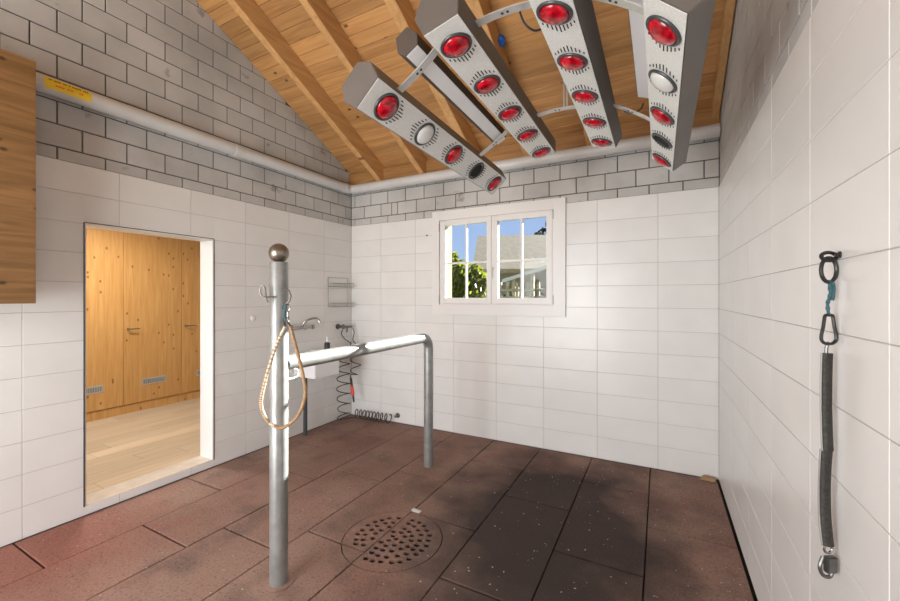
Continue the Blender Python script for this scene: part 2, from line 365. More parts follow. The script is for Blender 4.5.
def piece(name, side, poly, out, depth, ch, material, parent):
    """poly in wall coords (a,b); out = how far its front stands off the wall plane"""
    o0, A, B, N = FR[side]; a0 = min(p[0] for p in poly); b0 = min(p[1] for p in poly)
    me = slab_mesh(name, [(p[0]-a0, p[1]-b0) for p in poly], depth, ch, material)
    o = bpy.data.objects.new(name, me); COL.objects.link(o)
    L = o0+A*a0+B*b0+N*out
    mt = Matrix(((A.x,B.x,N.x,L.x),(A.y,B.y,N.y,L.y),(A.z,B.z,N.z,L.z),(0,0,0,1)))
    o.matrix_world = mt; o.parent = parent; return o
R4 = lambda a0, a1, b0, b1: [(a0,b0),(a1,b0),(a1,b1),(a0,b1)]

DOOR = (1.238, 2.136, .06, 2.01)            # opening in the left wall (y0,y1,z0,z1)
WIN = (-2.19, -.915, 1.41, 2.355)           # opening in the back wall (x0,x1,z0,z1)
D = .012
# --- walls (backing)
def gable_poly(y0, y1, zlo):
    pts = [(y0, zlo), (y1, zlo), (y1, zroof(y1)+.02)]
    if y0 < Y_RIDGE < y1: pts.append((Y_RIDGE, zroof(Y_RIDGE)+.02))
    pts.append((y0, zroof(y0)+.02)); return pts
Y0 = Y_FRONT-.2; Y1 = YB+.25
m = MB(); x0, x1 = XL-.185, XL-D
m.prism(gable_poly(Y0, DOOR[0], -.1), 'x', x0, x1); m.prism(gable_poly(DOOR[1], YB+D, -.1), 'x', x0, x1)
m.prism(gable_poly(DOOR[0], DOOR[1], DOOR[3]), 'x', x0, x1); m.prism(R4(DOOR[0], DOOR[1], -.1, DOOR[2]-.004), 'x', x0, x1)
wall_left = tag(m.build('wall_left', M['mortar'], clean=False), 'left gable wall, white tiles below and grey brickwork above, with a doorway', 'wall', kind='structure')
m = MB(); m.prism(gable_poly(Y0, YB+D, -.1), 'x', XR+D, XR+.2)
wall_right = tag(m.build('wall_right', M['mortar'], clean=False), 'right gable wall of large white tiles under grey brickwork', 'wall', kind='structure')
m = MB(); y0, y1 = YB+D, Y1
for r in rect_minus((XL-.185, XR+.2, -.1, 3.04), WIN): m.prism(R4(*r), 'y', y0, y1)
wall_back = tag(m.build('wall_back', M['mortar'], clean=False), 'back wall of white tiles with three courses of grey brick and a window', 'wall', kind='structure')
m = MB()
for r in rect_minus((XL-.185, XR+.2, -.1, 3.04), (-3.22, -.88, 0, 2.65)): m.prism(R4(*r), 'y', Y0, Y_FRONT)  # doorway opening added out of view for the fill light
wall_front = tag(m.build('wall_front', M['plaster'], clean=False), 'white plastered front wall with a wide doorway added to let in fill light', 'wall', kind='structure')

# --- grout beds and the parts of the side walls beyond the picture
g = MB()
for r in rect_minus((.0, YB, 0, TILE_TOP-.002), DOOR): g.prism(R4(*r), 'x', XL-D-.001, XL-.0025)
g.build('grout_bed', M['grout'], wall_left, clean=False)
g = MB()
for r in rect_minus((XL, XR, 0, TILE_TOP-.002), WIN): g.prism(R4(*r), 'y', YB+.0025, YB+D+.001)
g.build('grout_bed', M['grout'], wall_back, clean=False)
g = MB(); g.prism(R4(.0, YB, 0, TILE_TOP-.002), 'x', XR+.0025, XR+D+.001); g.build('grout_bed', M['grout'], wall_right, clean=False)
g = MB(); g.prism(gable_poly(Y_FRONT, .0, 0), 'x', XL-D-.001, XL-.001); g.build('plaster_coat', M['plaster'], wall_left, clean=False)
g = MB(); g.prism(gable_poly(Y_FRONT, .0, 0), 'x', XR+.001, XR+D+.001); g.build('plaster_coat', M['plaster'], wall_right, clean=False)

# --- tiles, one object each
GAP = .0028
def tiles(side, parent, joints, holes):
    for k in range(12):
        for a0, a1 in zip(joints[:-1], joints[1:]):
            rs = [(a0+GAP/2, a1-GAP/2, .2*k+GAP/2, .2*k+.2-GAP/2)]
            for h in holes: rs = [q for r in rs for q in rect_minus(r, h)]
            for r in rs:
                if r[1]-r[0] > .006 and r[3]-r[2] > .006: piece('tile', side, R4(*r), 0, .0115, .0012, M['tile'], parent)
tiles('left', wall_left, [0.0]+[.44+.5*k for k in range(7)]+[YB], [DOOR])
tiles('back', wall_back, [XL]+[-3.016+.5*k for k in range(7)]+[XR], [WIN])
tiles('right', wall_right, [-YB]+[-(1.17+.5*k) for k in range(5, -3, -1)]+[0.0], [])

# --- bricks, one object each
BL, BH, J = .2575, .1495, .009
def bricks(side, parent, phase, lo, hi, nrows, top, extra=None):
    for k in range(nrows):
        b0 = 2.3377+BH*k; b1 = b0+BH-J
        cuts = [phase(k)+BL*i for i in range(-30, 40)]
        cuts = [c for c in cuts if lo+.03 < c < hi-.03]
        if extra and k in extra: cuts = sorted([c for c in cuts if all(abs(c-e) > .07 for e in extra[k])]+extra[k])
        cuts = [lo-J/2]+cuts+[hi+J/2]
        for c0, c1 in zip(cuts[:-1], cuts[1:]):
            poly = R4(c0+J/2, c1-J/2, max(b0, TILE_TOP+.002), b1)
            for L in top: poly = clip_line(poly, *L)
            if len(poly) < 3: continue
            ar = abs(sum(poly[i-1][0]*poly[i][1]-poly[i][0]*poly[i-1][1] for i in range(len(poly))))/2
            if ar < .0006: continue
            piece('brick', side, poly, -.004, .0105, .0025, M['brick'], parent)
roofL = [(SLOPE, 1, Z_EAVE+SLOPE*YB+.01), (-SLOPE, 1, Z_EAVE+SLOPE*(YB-Y_RIDGE)-SLOPE*Y_RIDGE+.01)]
bricks('left', wall_left, lambda k: .974+(0 if k % 2 else BL/2), 0.0, YB, 15, roofL)
bricks('right', wall_right, lambda k: -2.443-(BL/2 if k % 2 else 0), -YB, 0.0, 15, [(-a, b, c) for a, b, c in roofL])
bricks('back', wall_back, lambda k: .067 if k % 2 else -.085, XL, XR, 5, [(0, 1, 3.03)], {1: [-3.019, -2.859, -2.773]})

# --- floor
floor = tag(MB().box(XL-.01, XR+.01, Y_FRONT-.2, YB+.01, -.12, -.028).build('floor', M['floor_base']), 'floor laid with red-brown rubber stable mats, dark and wet near the right wall', 'floor', kind='structure')
DC, DR = (-1.47, 2.02), .305
cols = [XL+.004, -3.01, -2.51, -2.0, -1.535, -1.045, -.56, -.075, XR-.012]
first = [-.10, .37, .60, .83, .33, -.145, .37, -.10]
cut_mats = []
for c in range(8):
    ys = [Y_FRONT+.02]+[first[c]+q for q in range(-2, 5) if Y_FRONT+.2 < first[c]+q < YB-.12]+[YB-.005]
    for y0, y1 in zip(ys[:-1], ys[1:]):
        g2 = .0035; g3 = .0055; h = random.uniform(-.0025, 0)
        w_, l_ = cols[c+1]-cols[c]-2*g2, y1-y0-2*g3
        poly = R4(0, w_, 0, l_)
        ccx = min(max(DC[0], cols[c]), cols[c+1]); ccy = min(max(DC[1], y0), y1)
        me = slab_mesh('rubber_mat', poly, .028, .003, M['rubber'])
        touched = math.hypot(ccx-DC[0], ccy-DC[1]) < DR
        if touched: me = me.copy()
        o = bpy.data.objects.new('rubber_mat', me); COL.objects.link(o); o.parent = floor
        o.location = (cols[c]+g2, y0+g3, h); o.rotation_euler = (0, 0, random.uniform(-.0012, .0012))
        if touched: cut_mats.append(o)

def boolean_apply(o, cutter):
    md = o.modifiers.new('b', 'BOOLEAN'); md.operation = 'DIFFERENCE'; md.object = cutter; md.solver = 'EXACT'
    bpy.context.view_layer.update()
    ev = o.evaluated_get(bpy.context.evaluated_depsgraph_get()); me = bpy.data.meshes.new_from_object(ev)
    o.modifiers.clear(); o.data = me
def close_bottom(me):
    bm = bmesh.new(); bm.from_mesh(me); bmesh.ops.holes_fill(bm, edges=[e for e in bm.edges if e.is_boundary]); bmesh.ops.recalc_face_normals(bm, faces=bm.faces); bm.to_mesh(me); bm.free()
cyl = MB().lathe([(DR+.006, -.2), (DR+.006, .1)], (*DC, 0), n=64).build('cutter', None)
for o in cut_mats: close_bottom(o.data); boolean_apply(o, cyl)
bpy.data.objects.remove(cyl)

# round drain cover: pieces of matting perforated over the gully
drain = tag(empty('drain_cover', (*DC, -.028)), 'round perforated rubber drain cover set into the mats', 'drain')
holes = MB(); hp = []
for rr_, nn_ in ((.026, 3), (.076, 9), (.126, 15), (.176, 21), (.226, 27)):
    for i in range(nn_):
        a = 2*math.pi*(i+random.uniform(-.12, .12))/nn_+rr_*9; r = rr_+random.uniform(-.006, .006); q = (DC[0]+r*math.cos(a), DC[1]+r*math.sin(a))
        if abs(q[0]+1.535) < .022 or (q[0] < -1.535 and q[1] < 1.86): continue
        if all((q[0]-p[0])**2+(q[1]-p[1])**2 > .037**2 for p in hp): hp.append(q)
for q in hp: holes.lathe([(.018, -.1), (.018, .1)], (*q, 0), n=12)
hcut = holes.build('cutter', None, clean=True)
circle = [(DC[0]+DR*math.cos(2*math.pi*i/72), DC[1]+DR*math.sin(2*math.pi*i/72)) for i in range(72)]
for lim in ([(1, 0, -1.5385), (0, -1, -1.8335)], [(1, 0, -1.5385), (0, 1, 1.8265)], [(-1, 0, 1.5315)]):
    poly = circle
    for L in lim: poly = clip_line(poly, *L)
    pl = MB().prism(poly, 'z', -.012, -.0005).build('cover_plate', M['rubber'], drain, clean=True)
    boolean_apply(pl, hcut)
bpy.data.objects.remove(hcut)
MB().lathe([(DR, -.012), (DR, 0)], (*DC, -.0285+.0), n=48).build('gully', M['hole'], drain)
# straw and chips lying about
ch = MB()
for i in range(420):
    x = random.uniform(XL+.05, XR-.05); y = random.uniform(.9, YB-.05)
    if random.random() < .4: x = random.uniform(-1.0, XR-.03)
    if min(math.hypot(x+1.772, y-1.429), math.hypot(x+1.813, y-3.026)) < .12: continue
    s = random.uniform(.0012, .0032); a = random.uniform(0, 6.28); l = s*random.uniform(1, 2.6); z = .002
    ca, sa = math.cos(a), math.sin(a)
    P = [(x+ca*u-sa*v, y+sa*u+ca*v, z+q) for u, v, q in ((-l,-s,0),(l,-s,0),(l*.7,s,0),(-l*.8,s,0),(0,0,s))]
    ch.add(P, [(0,1,4),(1,2,4),(2,3,4),(3,0,4),(3,2,1,0)])
tag(ch.build('floor_chips', M['straw'], clean=False), 'pale straw crumbs scattered over the rubber mats', 'crumbs', kind='stuff')
tag(MB().prism([(-.075, 0), (.03, .0), (.03, .026), (-.05, .03)], 'y', -.02, .02).build('wood_scrap', M['debris']), 'small brown scrap in the floor corner under the tiles', 'scrap').location = (XR-.06, YB-.045, .001)

tag(MB().prism([(-.035, 0), (.03, .0), (.038, .008), (-.03, .013)], 'y', -.012, .012).build('pale_chip', M['pipe']), 'small pale grey chip lying at the rim of the drain cover', 'chip').location = (-1.505, 2.345, .0005)
# --- ceiling: boards, rafters, wall plate
ceil = MB()
zc = lambda y, d: zroof(y)+d
ceil.prism([(Y1+.1, zc(YB,0)-.5*(Y1+.1-YB)+.03), (Y_RIDGE, zc(Y_RIDGE,.03)), (Y0-.1, zc(Y0-.1,.03)), (Y0-.1, zc(Y0-.1,.2)), (Y_RIDGE, zc(Y_RIDGE,.2)), (Y1+.1, zc(YB,0)-.5*(Y1+.1-YB)+.2)], 'x', XL-.3, XR+.3)
ceiling = tag(ceil.build('ceiling', M['plate'], clean=False), 'sloping pine board ceiling on exposed rafters', 'ceiling', kind='structure')
dirS = Vector((0, -1, SLOPE)).normalized(); nS = Vector((0, -SLOPE, -1)).normalized()   # up the slope; down-facing normal
S0 = Vector((XL, YB, Z_EAVE)); pitch = .1135
total = (YB-Y_RIDGE)/abs(dirS.y)
nb = int(total/pitch)+1
bme = {}
for i in range(nb):
    ln = min(pitch, total-i*pitch)-.0025
    if ln < .02: continue
    key = round(ln, 4)
    if key not in bme: bme[key] = slab_mesh('ceiling_board', R4(0, XR-XL, 0, ln), .025, .003, M['ceil'])
    o = bpy.data.objects.new('ceiling_board', bme[key]); COL.objects.link(o); o.parent = ceiling
    L = S0+dirS*(i*pitch); A = Vector((1,0,0)); Bv = dirS; N = A.cross(Bv)
    if N.z > 0:      # keep the front face looking down into the room
        A = Vector((-1,0,0)); L = L+Vector((XR-XL,0,0)); N = A.cross(Bv)
    o.matrix_world = Matrix(((A.x,Bv.x,N.x,L.x),(A.y,Bv.y,N.y,L.y),(A.z,Bv.z,N.z,L.z),(0,0,0,1)))
for xa, wd in ((-3.012, .068), (-2.412, .066), (-1.765, .085), (-1.19, .085), (-.60, .08), (-.03, .08), (.372, .05)):
    h = .205 if xa < .3 else .12
    r = MB().prism([(YB-.002, Z_EAVE-h), (YB-.002, Z_EAVE-.001), (Y_RIDGE, zroof(Y_RIDGE)-.001), (Y_RIDGE, zroof(Y_RIDGE)-h)], 'x', xa, xa+wd)
    r.build('rafter', M['rafter'], ceiling, bevel=.003)
MB().box(XL, XR, YB-.045, YB-.001, 2.875, 3.045).build('wall_plate', M['plate'], ceiling, bevel=.003)

# --- window
wn = tag(empty('window_1', (-1.55, YB, 1.41)), 'white two-sash window with glazing bars in the tiled back wall', 'window', kind='structure')
sx0, sx1, sz0, sz1 = -2.275, -.80, 1.305, 2.452
sur = MB()
for r in rect_minus((sx0, sx1, sz0, sz1), (-2.183, -.922, 1.416, 2.348)): sur.prism(R4(*r), 'y', YB-.03, YB+.001)
sur.build('surround', M['white_paint'], wn, bevel=.003)
fr = MB()
for r in rect_minus((-2.188, -.917, 1.412, 2.353), (-2.145, -.957, 1.452, 2.315)): fr.prism(R4(*r), 'y', YB-.008, YB+.06)
fr.build('frame', M['white_paint'], wn, bevel=.003)
for (a0, a1, g0, g1) in ((-2.178, -1.560, -2.110, -1.612), (-1.557, -.926, -1.494, -.984)):
    s = MB()
    for r in rect_minus((a0, a1, 1.424, 2.342), (g0, g1, 1.487, 2.288)): s.prism(R4(*r), 'y', YB-.024, YB+.034)
    so = s.build('sash', M['white_paint'], wn, bevel=.004)
    MB().box(g0-.004, g1+.004, YB+.003, YB+.007, 1.483, 2.292).build('pane', M['glass'], so)
    gm = (g0+g1)/2
    MB().box(gm-.010, gm+.010, YB-.009, YB+.018, 1.487, 2.288).build('glazing_bar', M['white_paint'], so)
    b = MB().box(g0, gm-.0101, YB-.009, YB+.018, 1.858, 1.879); b.box(gm+.0101, g1, YB-.009, YB+.018, 1.858, 1.879); b.build('glazing_bar', M['white_paint'], so)
hm = MB().lathe([(.013, 0), (.013, .008), (.008, .012), (.008, .04)], (-1.548, YB-.024, 1.80), (0,-1,0), 12); hm.tube([(-1.548, YB-.062, 1.80), (-1.549, YB-.064, 1.77), (-1.552, YB-.06, 1.69)], [.009, .008, .007], 10)
hm.build('window_handle', M['white_paint'], wn, smooth=True)
for hx, hz in ((-.918, 2.30), (-.918, 1.47), (-2.184, 2.27), (-2.184, 1.47)):
    MB().lathe([(.006, -.045), (.007, -.04), (.007, .04), (.006, .045)], (hx, YB-.033, hz), n=10).build('hinge', M['alu'], wn, smooth=True)
sl = MB().box(WIN[0], WIN[1], YB+.062, Y1+.04, WIN[2]-.03, WIN[2]+.006); sl.build('outer_sill', M['render'], wn)
jb = MB().box(WIN[0]-.001, WIN[0]+.012, YB+.062, Y1+.02, WIN[2]+.007, WIN[3]-.013); jb.box(WIN[1]-.012, WIN[1]+.001, YB+.062, Y1+.02, WIN[2]+.007, WIN[3]-.013); jb.box(WIN[0], WIN[1], YB+.062, Y1+.02, WIN[3]-.012, WIN[3]+.001)
jb.build('outer_reveal', M['render'], wn)

# --- doorway lining and the tack room beyond
dt = tag(empty('door_1', (XL, 1.69, .06)), 'doorway with white lining and thin dark edge strips, opening to a pine-fitted room', 'doorway', kind='structure')
xa, xb = XL-.187, XL-.001
MB().box(xa, xb, DOOR[1]-.012, DOOR[1]-.0005, DOOR[2], DOOR[3]-.013).build('jamb_lining', M['white_paint'], dt)
MB().box(xa, xb, DOOR[0]+.0005, DOOR[0]+.012, DOOR[2], DOOR[3]-.013).build('jamb_lining', M['white_paint'], dt)
MB().box(xa, xb, DOOR[0]+.0005, DOOR[1]-.0005, DOOR[3]-.012, DOOR[3]-.0005).build('head_lining', M['white_paint'], dt)
MB().box(xa, xb, DOOR[0]+.013, DOOR[1]-.013, DOOR[2]-.003, DOOR[2]+.003).build('threshold', M['stone'], dt)
MB().box(XL-.0008, XL+.004, DOOR[0]-.004, DOOR[0]+.004, DOOR[2], DOOR[3]).build('edge_strip', M['steel'], dt)
MB().box(XL-.0008, XL+.003, DOOR[1]-.003, DOOR[1]+.003, DOOR[2], DOOR[3]).build('edge_strip', M['steel'], dt)
MB().box(XL-.0008, XL+.003, DOOR[0]+.004, DOOR[1]-.003, DOOR[3]-.003, DOOR[3]+.003).build('edge_strip', M['steel'], dt)
xw = XL-.187; xe = -6.45
fl2 = tag(MB().box(xe, xw, -.4, 4.6, -.1, .055).build('floor_tack_room', M['floor_base']), 'floor of pale wood planks in the room beyond the doorway', 'floor', kind='structure')
k = 0; xx = xw
while xx > -5.85:
    x2 = max(xx-.19, -5.86); off = random.uniform(.0, 1.2); ys = [-.38]+[q for q in (off, off+1.25, off+2.5, off+3.7) if q < 4.5]+[4.58]
    for y0, y1 in zip(ys[:-1], ys[1:]): 
        o = link('plank', slab_mesh('plank', R4(0, xx-x2-.0015, 0, y1-y0-.0015), .006, .0012, M['laminate']), None, fl2); o.location = (x2, y0, .06)
    xx = x2
s = MB(); s.box(xe, xe+.1, -.5, 4.6, .055, 2.5); s.box(xe, xw, 4.6, 4.7, .055, 2.5); s.box(xw-.1, xw, 3.95, 4.6, .055, 2.5)
for r in rect_minus((xe, xw, .055, 2.5), (-5.5, -3.9, .8, 2.2)): s.prism(R4(*r), 'y', -.5, -.4)  # unseen window opening added for the tack room fill
tag(s.build('wall_tack_room', M['plaster'], clean=False), 'white walls of the room beyond the doorway', 'wall', kind='structure')
tag(MB().box(xe, xw, -.5, 4.7, 2.5, 2.6).build('ceiling_tack_room', M['plaster']), 'white ceiling of the room beyond the doorway', 'ceiling', kind='structure')

cb = tag(empty('tall_cabinet', (-6.1, 2.77, .06)), 'tall built-in pine cabinet with three knotty doors beyond the doorway', 'cabinet')
xf = -5.80
MB().box(xe+.1, xf-.022, 1.09, 4.45, .061, 2.42).build('body', M['cabinet'], cb)
MB().box(xf-.021, xf-.012, 1.09, 4.45, .061, .165).build('plinth', M['cabinet'], cb)
for i, ya in enumerate((1.093, 1.763, 2.433, 3.103, 3.773)):
    d = MB().box(xf-.0215, xf, ya+.002, ya+.668, .172, 2.415).build('door', M['cabinet'], cb, bevel=.0015)
    v = MB(); yc = ya+.335; v.box(xf+.0002, xf+.004, yc-.135, yc+.135, .375, .463)
    vo = v.build('vent_grille', M['alu'], d)
    if 0 < i < 4:
        for q in range(11):
            v = MB(); v.box(xf+.0035, xf+.0048, yc-.122+q*.0225, yc-.122+q*.0225+.017, .392, .446)
            v.add([], []); qv = v.build('vent_slot', M['galv'], d)
    hd = MB(); hy = ya+.05; hd.lathe([(.016, 0), (.016, .006), (.009, .01), (.009, .045)], (xf, hy, 1.10), (1,0,0), 12); hd.tube([(xf+.045, hy-.005, 1.10), (xf+.047, hy+.05, 1.10), (xf+.044, hy+.105, 1.10)], [.009, .008, .007], 8)
    hd.build('handle', M['chrome'], d, smooth=True)

lp = tag(empty('added_ceiling_lamp', (-4.75, 1.9, 2.5)), 'unseen flat square ceiling lamp added to brighten the room beyond the doorway', 'lamp')  # made-up lamp, out of view, brightens the cabinets
MB().box(-5.06, -4.44, 1.59, 2.21, 2.462, 2.499).build('added_lamp_frame', M['white_paint'], lp, bevel=.004)
em = mat('added_lamp_diffuser', (.9, .9, .88), .5); em.node_tree.nodes['Principled BSDF'].inputs['Emission Color'].default_value = (1, .93, .82, 1); em.node_tree.nodes['Principled BSDF'].inputs['Emission Strength'].default_value = 3
MB().box(-5.03, -4.47, 1.62, 2.18, 2.457, 2.4615).build('diffuser', em, lp)
area('tack_room_fill_light', (-4.75, 1.9, 2.45), (0, 0, -1), .56, .56, 46, (1, .95, .88))  # fill light added under the made-up panel

# ---------------------------------------------------------------- pine cupboard on the left wall
wc = tag(empty('wall_cupboard', (XL, .45, 1.46)), 'honey pine wall cupboard with horizontal grain hung on the left wall over the pipe', 'cupboard')
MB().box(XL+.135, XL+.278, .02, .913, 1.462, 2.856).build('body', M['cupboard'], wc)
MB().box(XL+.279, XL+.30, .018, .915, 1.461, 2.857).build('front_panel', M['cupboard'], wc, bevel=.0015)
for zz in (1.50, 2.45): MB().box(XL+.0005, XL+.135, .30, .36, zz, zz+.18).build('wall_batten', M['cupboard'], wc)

# ---------------------------------------------------------------- waste pipe round the walls
pp = tag(empty('wall_pipe', (XL+.07, YB-.07, 2.83)), 'light grey plastic pipe running along the left and back walls', 'pipe')
r = .054; cx, cyy, zz = XL+.066, YB-.075, 2.835
pts = [(cx, .02, zz), (cx, 1.5, zz), (cx, cyy-.09, zz)]
for i in range(1, 9):
    a = math.pi/2*i/8; pts.append((cx+.09*(1-math.cos(a)), cyy-.09+.09*math.sin(a), zz))
pts += [(XR-.004, cyy, zz)]
MB().tube(pts, r, 20).build('pipe_run', M['pipe'], pp, smooth=True)
for yy in (2.3, 3.72): MB().lathe([(r+.001, -.03), (r+.005, -.028), (r+.005, .028), (r+.001, .03)], (cx, yy, zz), (0,1,0), 24).build('coupling', M['pipe'], pp, smooth=True)
st = MB()
n = 10
for i in range(n+1):
    a = math.radians(-38+76*i/n)+.05
    for y in (1.005, 1.235): st.v.append((cx+(r+.0012)*math.cos(a), y, zz+(r+.0012)*math.sin(a)))
st.f = [(2*i, 2*i+1, 2*i+3, 2*i+2) for i in range(n)]
stk = st.build('sticker', M['yellow'], pp)
def print_row(mm, a_mid, h, y0, y1, words, seed):
    rn = random.Random(seed); y = y0
    while y < y1:
        wl = rn.uniform(.006, .011)
        if rn.random() > .16:
            a0, a1 = a_mid-h/2, a_mid+h/2
            P = [(cx+(r+.0018)*math.cos(a), yy, zz+(r+.0018)*math.sin(a)) for a in (a0, a1) for yy in (y, y+wl*.72)]
            mm.add([P[0], P[1], P[3], P[2]], [(0,1,2,3)])
        y += wl
    return mm
print_row(MB(), math.radians(24), .17, 1.025, 1.215, 6, 3).build('print_line', M['ink_black'], stk)['kind'] = 'stuff'
print_row(MB(), math.radians(-6), .17, 1.055, 1.185, 4, 5).build('print_line', M['ink_red'], stk)['kind'] = 'stuff'

# ---------------------------------------------------------------- infrared solarium
sol = tag(empty('infrared_solarium', (-.573, 2.2, 2.4)), 'overhead infrared horse dryer of four grey lamp housings with red bulbs', 'heat lamp')
HEX = [(.083, 0), (.106, .088), (.062, .153), (-.062, .153), (-.106, .088), (-.083, 0)]
YN, YF, TL = 1.40, 3.055, .0106    # near and far end, slight fall to the back
BOX = [(-1.159, 2.410, 42, 'rwrbr'), (-.784, 2.595, 14, 'rrrrr'), (-.358, 2.595, -14, 'rrrrr'), (.013, 2.410, -42, 'rwrbr')]
def zfall(y): return -(y-1.54)*TL
BM = []
for bx, bz, roll, kinds in BOX:
    ca, sa = math.cos(math.radians(roll)), math.sin(math.radians(roll))
    U = Vector((ca, 0, sa)); Wv = Vector((-sa, 0, ca))
    def pt(u, w_, y, bx=bx, bz=bz, U=U, Wv=Wv): return Vector((bx, y, bz+zfall(y)))+U*u+Wv*w_
    hs = MB(); n = 6
    vs = [pt(u, w_, YN) for u, w_ in HEX]+[pt(u, w_, YF) for u, w_ in HEX]
    # closed shell whose lamp face is a separate sheet set 1 mm proud
    hs.add(vs, [tuple(range(n)), tuple(range(2*n-1, n-1, -1))]+[(i, i+n, (i+1) % n+n, (i+1) % n) for i in range(n)])
    ho = hs.build('lamp_housing', M['housing'], sol, bevel=.003)
    fcs = MB(); fcs.obox(pt(0, -.0012, (YN+YF)/2), U, (0,1,-TL), Wv, .081, (YF-YN)/2-.002, .001); fcs.build('face_sheet', M['face'], ho)
    slots = MB()
    for i, kd in enumerate(kinds):
        yc = 1.54+.35*i; c = pt(0, -.0022, yc); dn = -Wv
        MB().lathe([(.057, .0), (.070, .0), (.071, .004), (.069, .008), (.063, .010), (.058, .007), (.057, .0)], c, dn, 32).build('lamp_ring', M['ring'], ho, smooth=True)
        if kd == 'b':
            MB().lathe([(.0, .001), (.053, .001), (.053, .0025), (.0, .0025)], c, dn, 28).build('empty_socket', M['hole'], ho)
        else:
            prof = [(.0578, .002)]+[(.0578*math.cos(a), .004+.027*math.sin(a)) for a in [math.pi/2*j/8 for j in range(9)]]
            lo = MB().lathe(prof, (0,0,0), dn, 28).build('bulb', M['red_glass'] if kd == 'r' else M['pearl'], ho, smooth=True)
            for v in lo.data.vertices: pass
            lo.location = c
        for sgn in (-1, 1):
            if (i, sgn) in ((0, -1), (4, 1)): continue
            for j in range(-4, 5):
                u = j*.0160; y_in = math.sqrt(max(.077**2-u*u*.75, 0))+.003; ln = .046-abs(j)*.0078
                yy = yc+sgn*(y_in+ln/2)
                if YN+.01 < yy-ln/2 and yy+ln/2 < YF-.01: slots.obox(pt(u, -.0024, yy), U, (0,1,-TL), Wv, .0027, ln/2, .0004)
    so = slots.build('vent_slots', M['hole'], ho, clean=False); so['kind'] = 'stuff'
    BM.append(pt)
# two slim tube lights between the housings
SH = [(.036, 0), (.060, .046), (.034, .112), (-.034, .112), (-.060, .046), (-.036, 0)]
for fx, fz, roll, ya, yb in ((-.975, 2.592, 30, 1.48, 2.62), (-.078, 2.635, -20, 1.40, 2.50)):
    ca, sa = math.cos(math.radians(roll)), math.sin(math.radians(roll)); U = Vector((ca, 0, sa)); Wv = Vector((-sa, 0, ca))
    ps = lambda u, w_, y: Vector((fx, y, fz+zfall(y)))+U*u+Wv*w_
    t = MB(); t.add([ps(u, w_, ya) for u, w_ in SH]+[ps(u, w_, yb) for u, w_ in SH], [tuple(range(6)), tuple(range(11, 5, -1))]+[(i, i+6, (i+1) % 6+6, (i+1) % 6) for i in range(6)])
    to = t.build('tube_light', M['housing_dark'], sol, bevel=.002)
    MB().obox(ps(0, -.0012, (ya+yb)/2), U, (0,1,-TL), Wv, .034, (yb-ya)/2-.004, .001).build('reflector', M['tube_glass'], to)
# cross arms (flat perforated bars) joining the housings, front and rear
def arm(pts, name='cross_arm'):
    a = MB(); hh = .021
    P = [Vector(p) for p in pts]; vs = []
    for i, p in enumerate(P):
        t = (P[min(i+1, len(P)-1)]-P[max(i-1, 0)]).normalized(); nn = Vector((-t.z, 0, t.x))
        for sy, sn in ((-1,-1),(1,-1),(1,1),(-1,1)): vs.append(p+Vector((0, sy*hh, 0))+nn*sn*.0025)
    fs = [(0,1,2,3), tuple(reversed(range(len(vs)-4, len(vs))))]
    for i in range(len(P)-1):
        for k_ in range(4): fs.append((i*4+k_, i*4+(k_+1) % 4, i*4+4+(k_+1) % 4, i*4+4+k_))
    a.add(vs, fs); ao = a.build(name, M['alu'], sol)
    mid = P[len(P)//2]; t = (P[len(P)//2+1]-P[len(P)//2-1]).normalized(); nn = Vector((-t.z, 0, t.x))
    if nn.z < 0: nn = -nn
    for off in (-.012, .012):
        MB().lathe([(.006, 0), (.006, .002), (.0, .0025)], mid+t*off-nn*.003, -nn, 10).build('bolt', M['black'], ao)
    return ao
for y in (1.575, 2.535):
    dz = zfall(y)
    def q3(a, b, c, n=8): return [((1-t)**2*Vector(a)+2*t*(1-t)*Vector(b)+t*t*Vector(c)) for t in [i/n for i in range(n+1)]]
    arm(q3((-1.105, y, 2.490+dz), (-.995, y, 2.545+dz), (-.89, y, 2.635+dz)))
    arm(q3((-.70, y, 2.680+dz), (-.573, y, 2.70+dz), (-.445, y, 2.680+dz)))
    arm(q3((-.270, y, 2.655+dz), (-.15, y, 2.60+dz), (-.035, y, 2.505+dz)))
    for hx, hz in (((-.532, 2.69), (-.512, 2.69)) if y > 2 else ((-.83, 2.735), (-.31, 2.735))):     # hanger straps up to the ceiling boards
        MB().tube([(hx, y, hz+dz), (hx, y, zroof(y)-.002)], .006, 8).build('hanger', M['alu'], sol)
# cables of the lamps
for pts in ([(-.52, 1.60, 2.70), (-.50, 1.61, 2.64), (-.465, 1.63, 2.61), (-.43, 1.65, 2.62)], [(-.20, 2.56, 2.63), (-.18, 2.56, 2.59), (-.14, 2.56, 2.575), (-.10, 2.56, 2.59), (-.085, 2.56, 2.62)], [(-.53, 1.57, 2.72), (-.50, 1.50, 2.80), (-.42, 1.45, 2.83), (-.36, 1.47, 2.75)]):
    P = []
    V = [Vector(p) for p in pts]
    for i in range(len(V)-1):
        a, b, c, d = V[max(i-1, 0)], V[i], V[i+1], V[min(i+2, len(V)-1)]
        for s in range(6):
            t = s/6; P.append(.5*((2*b)+(c-a)*t+(2*a-5*b+4*c-d)*t*t+(3*b-a-3*c+d)*t**3))
    P.append(V[-1]); MB().tube(P, .0045, 8).build('cable', M['black'], sol, smooth=True)

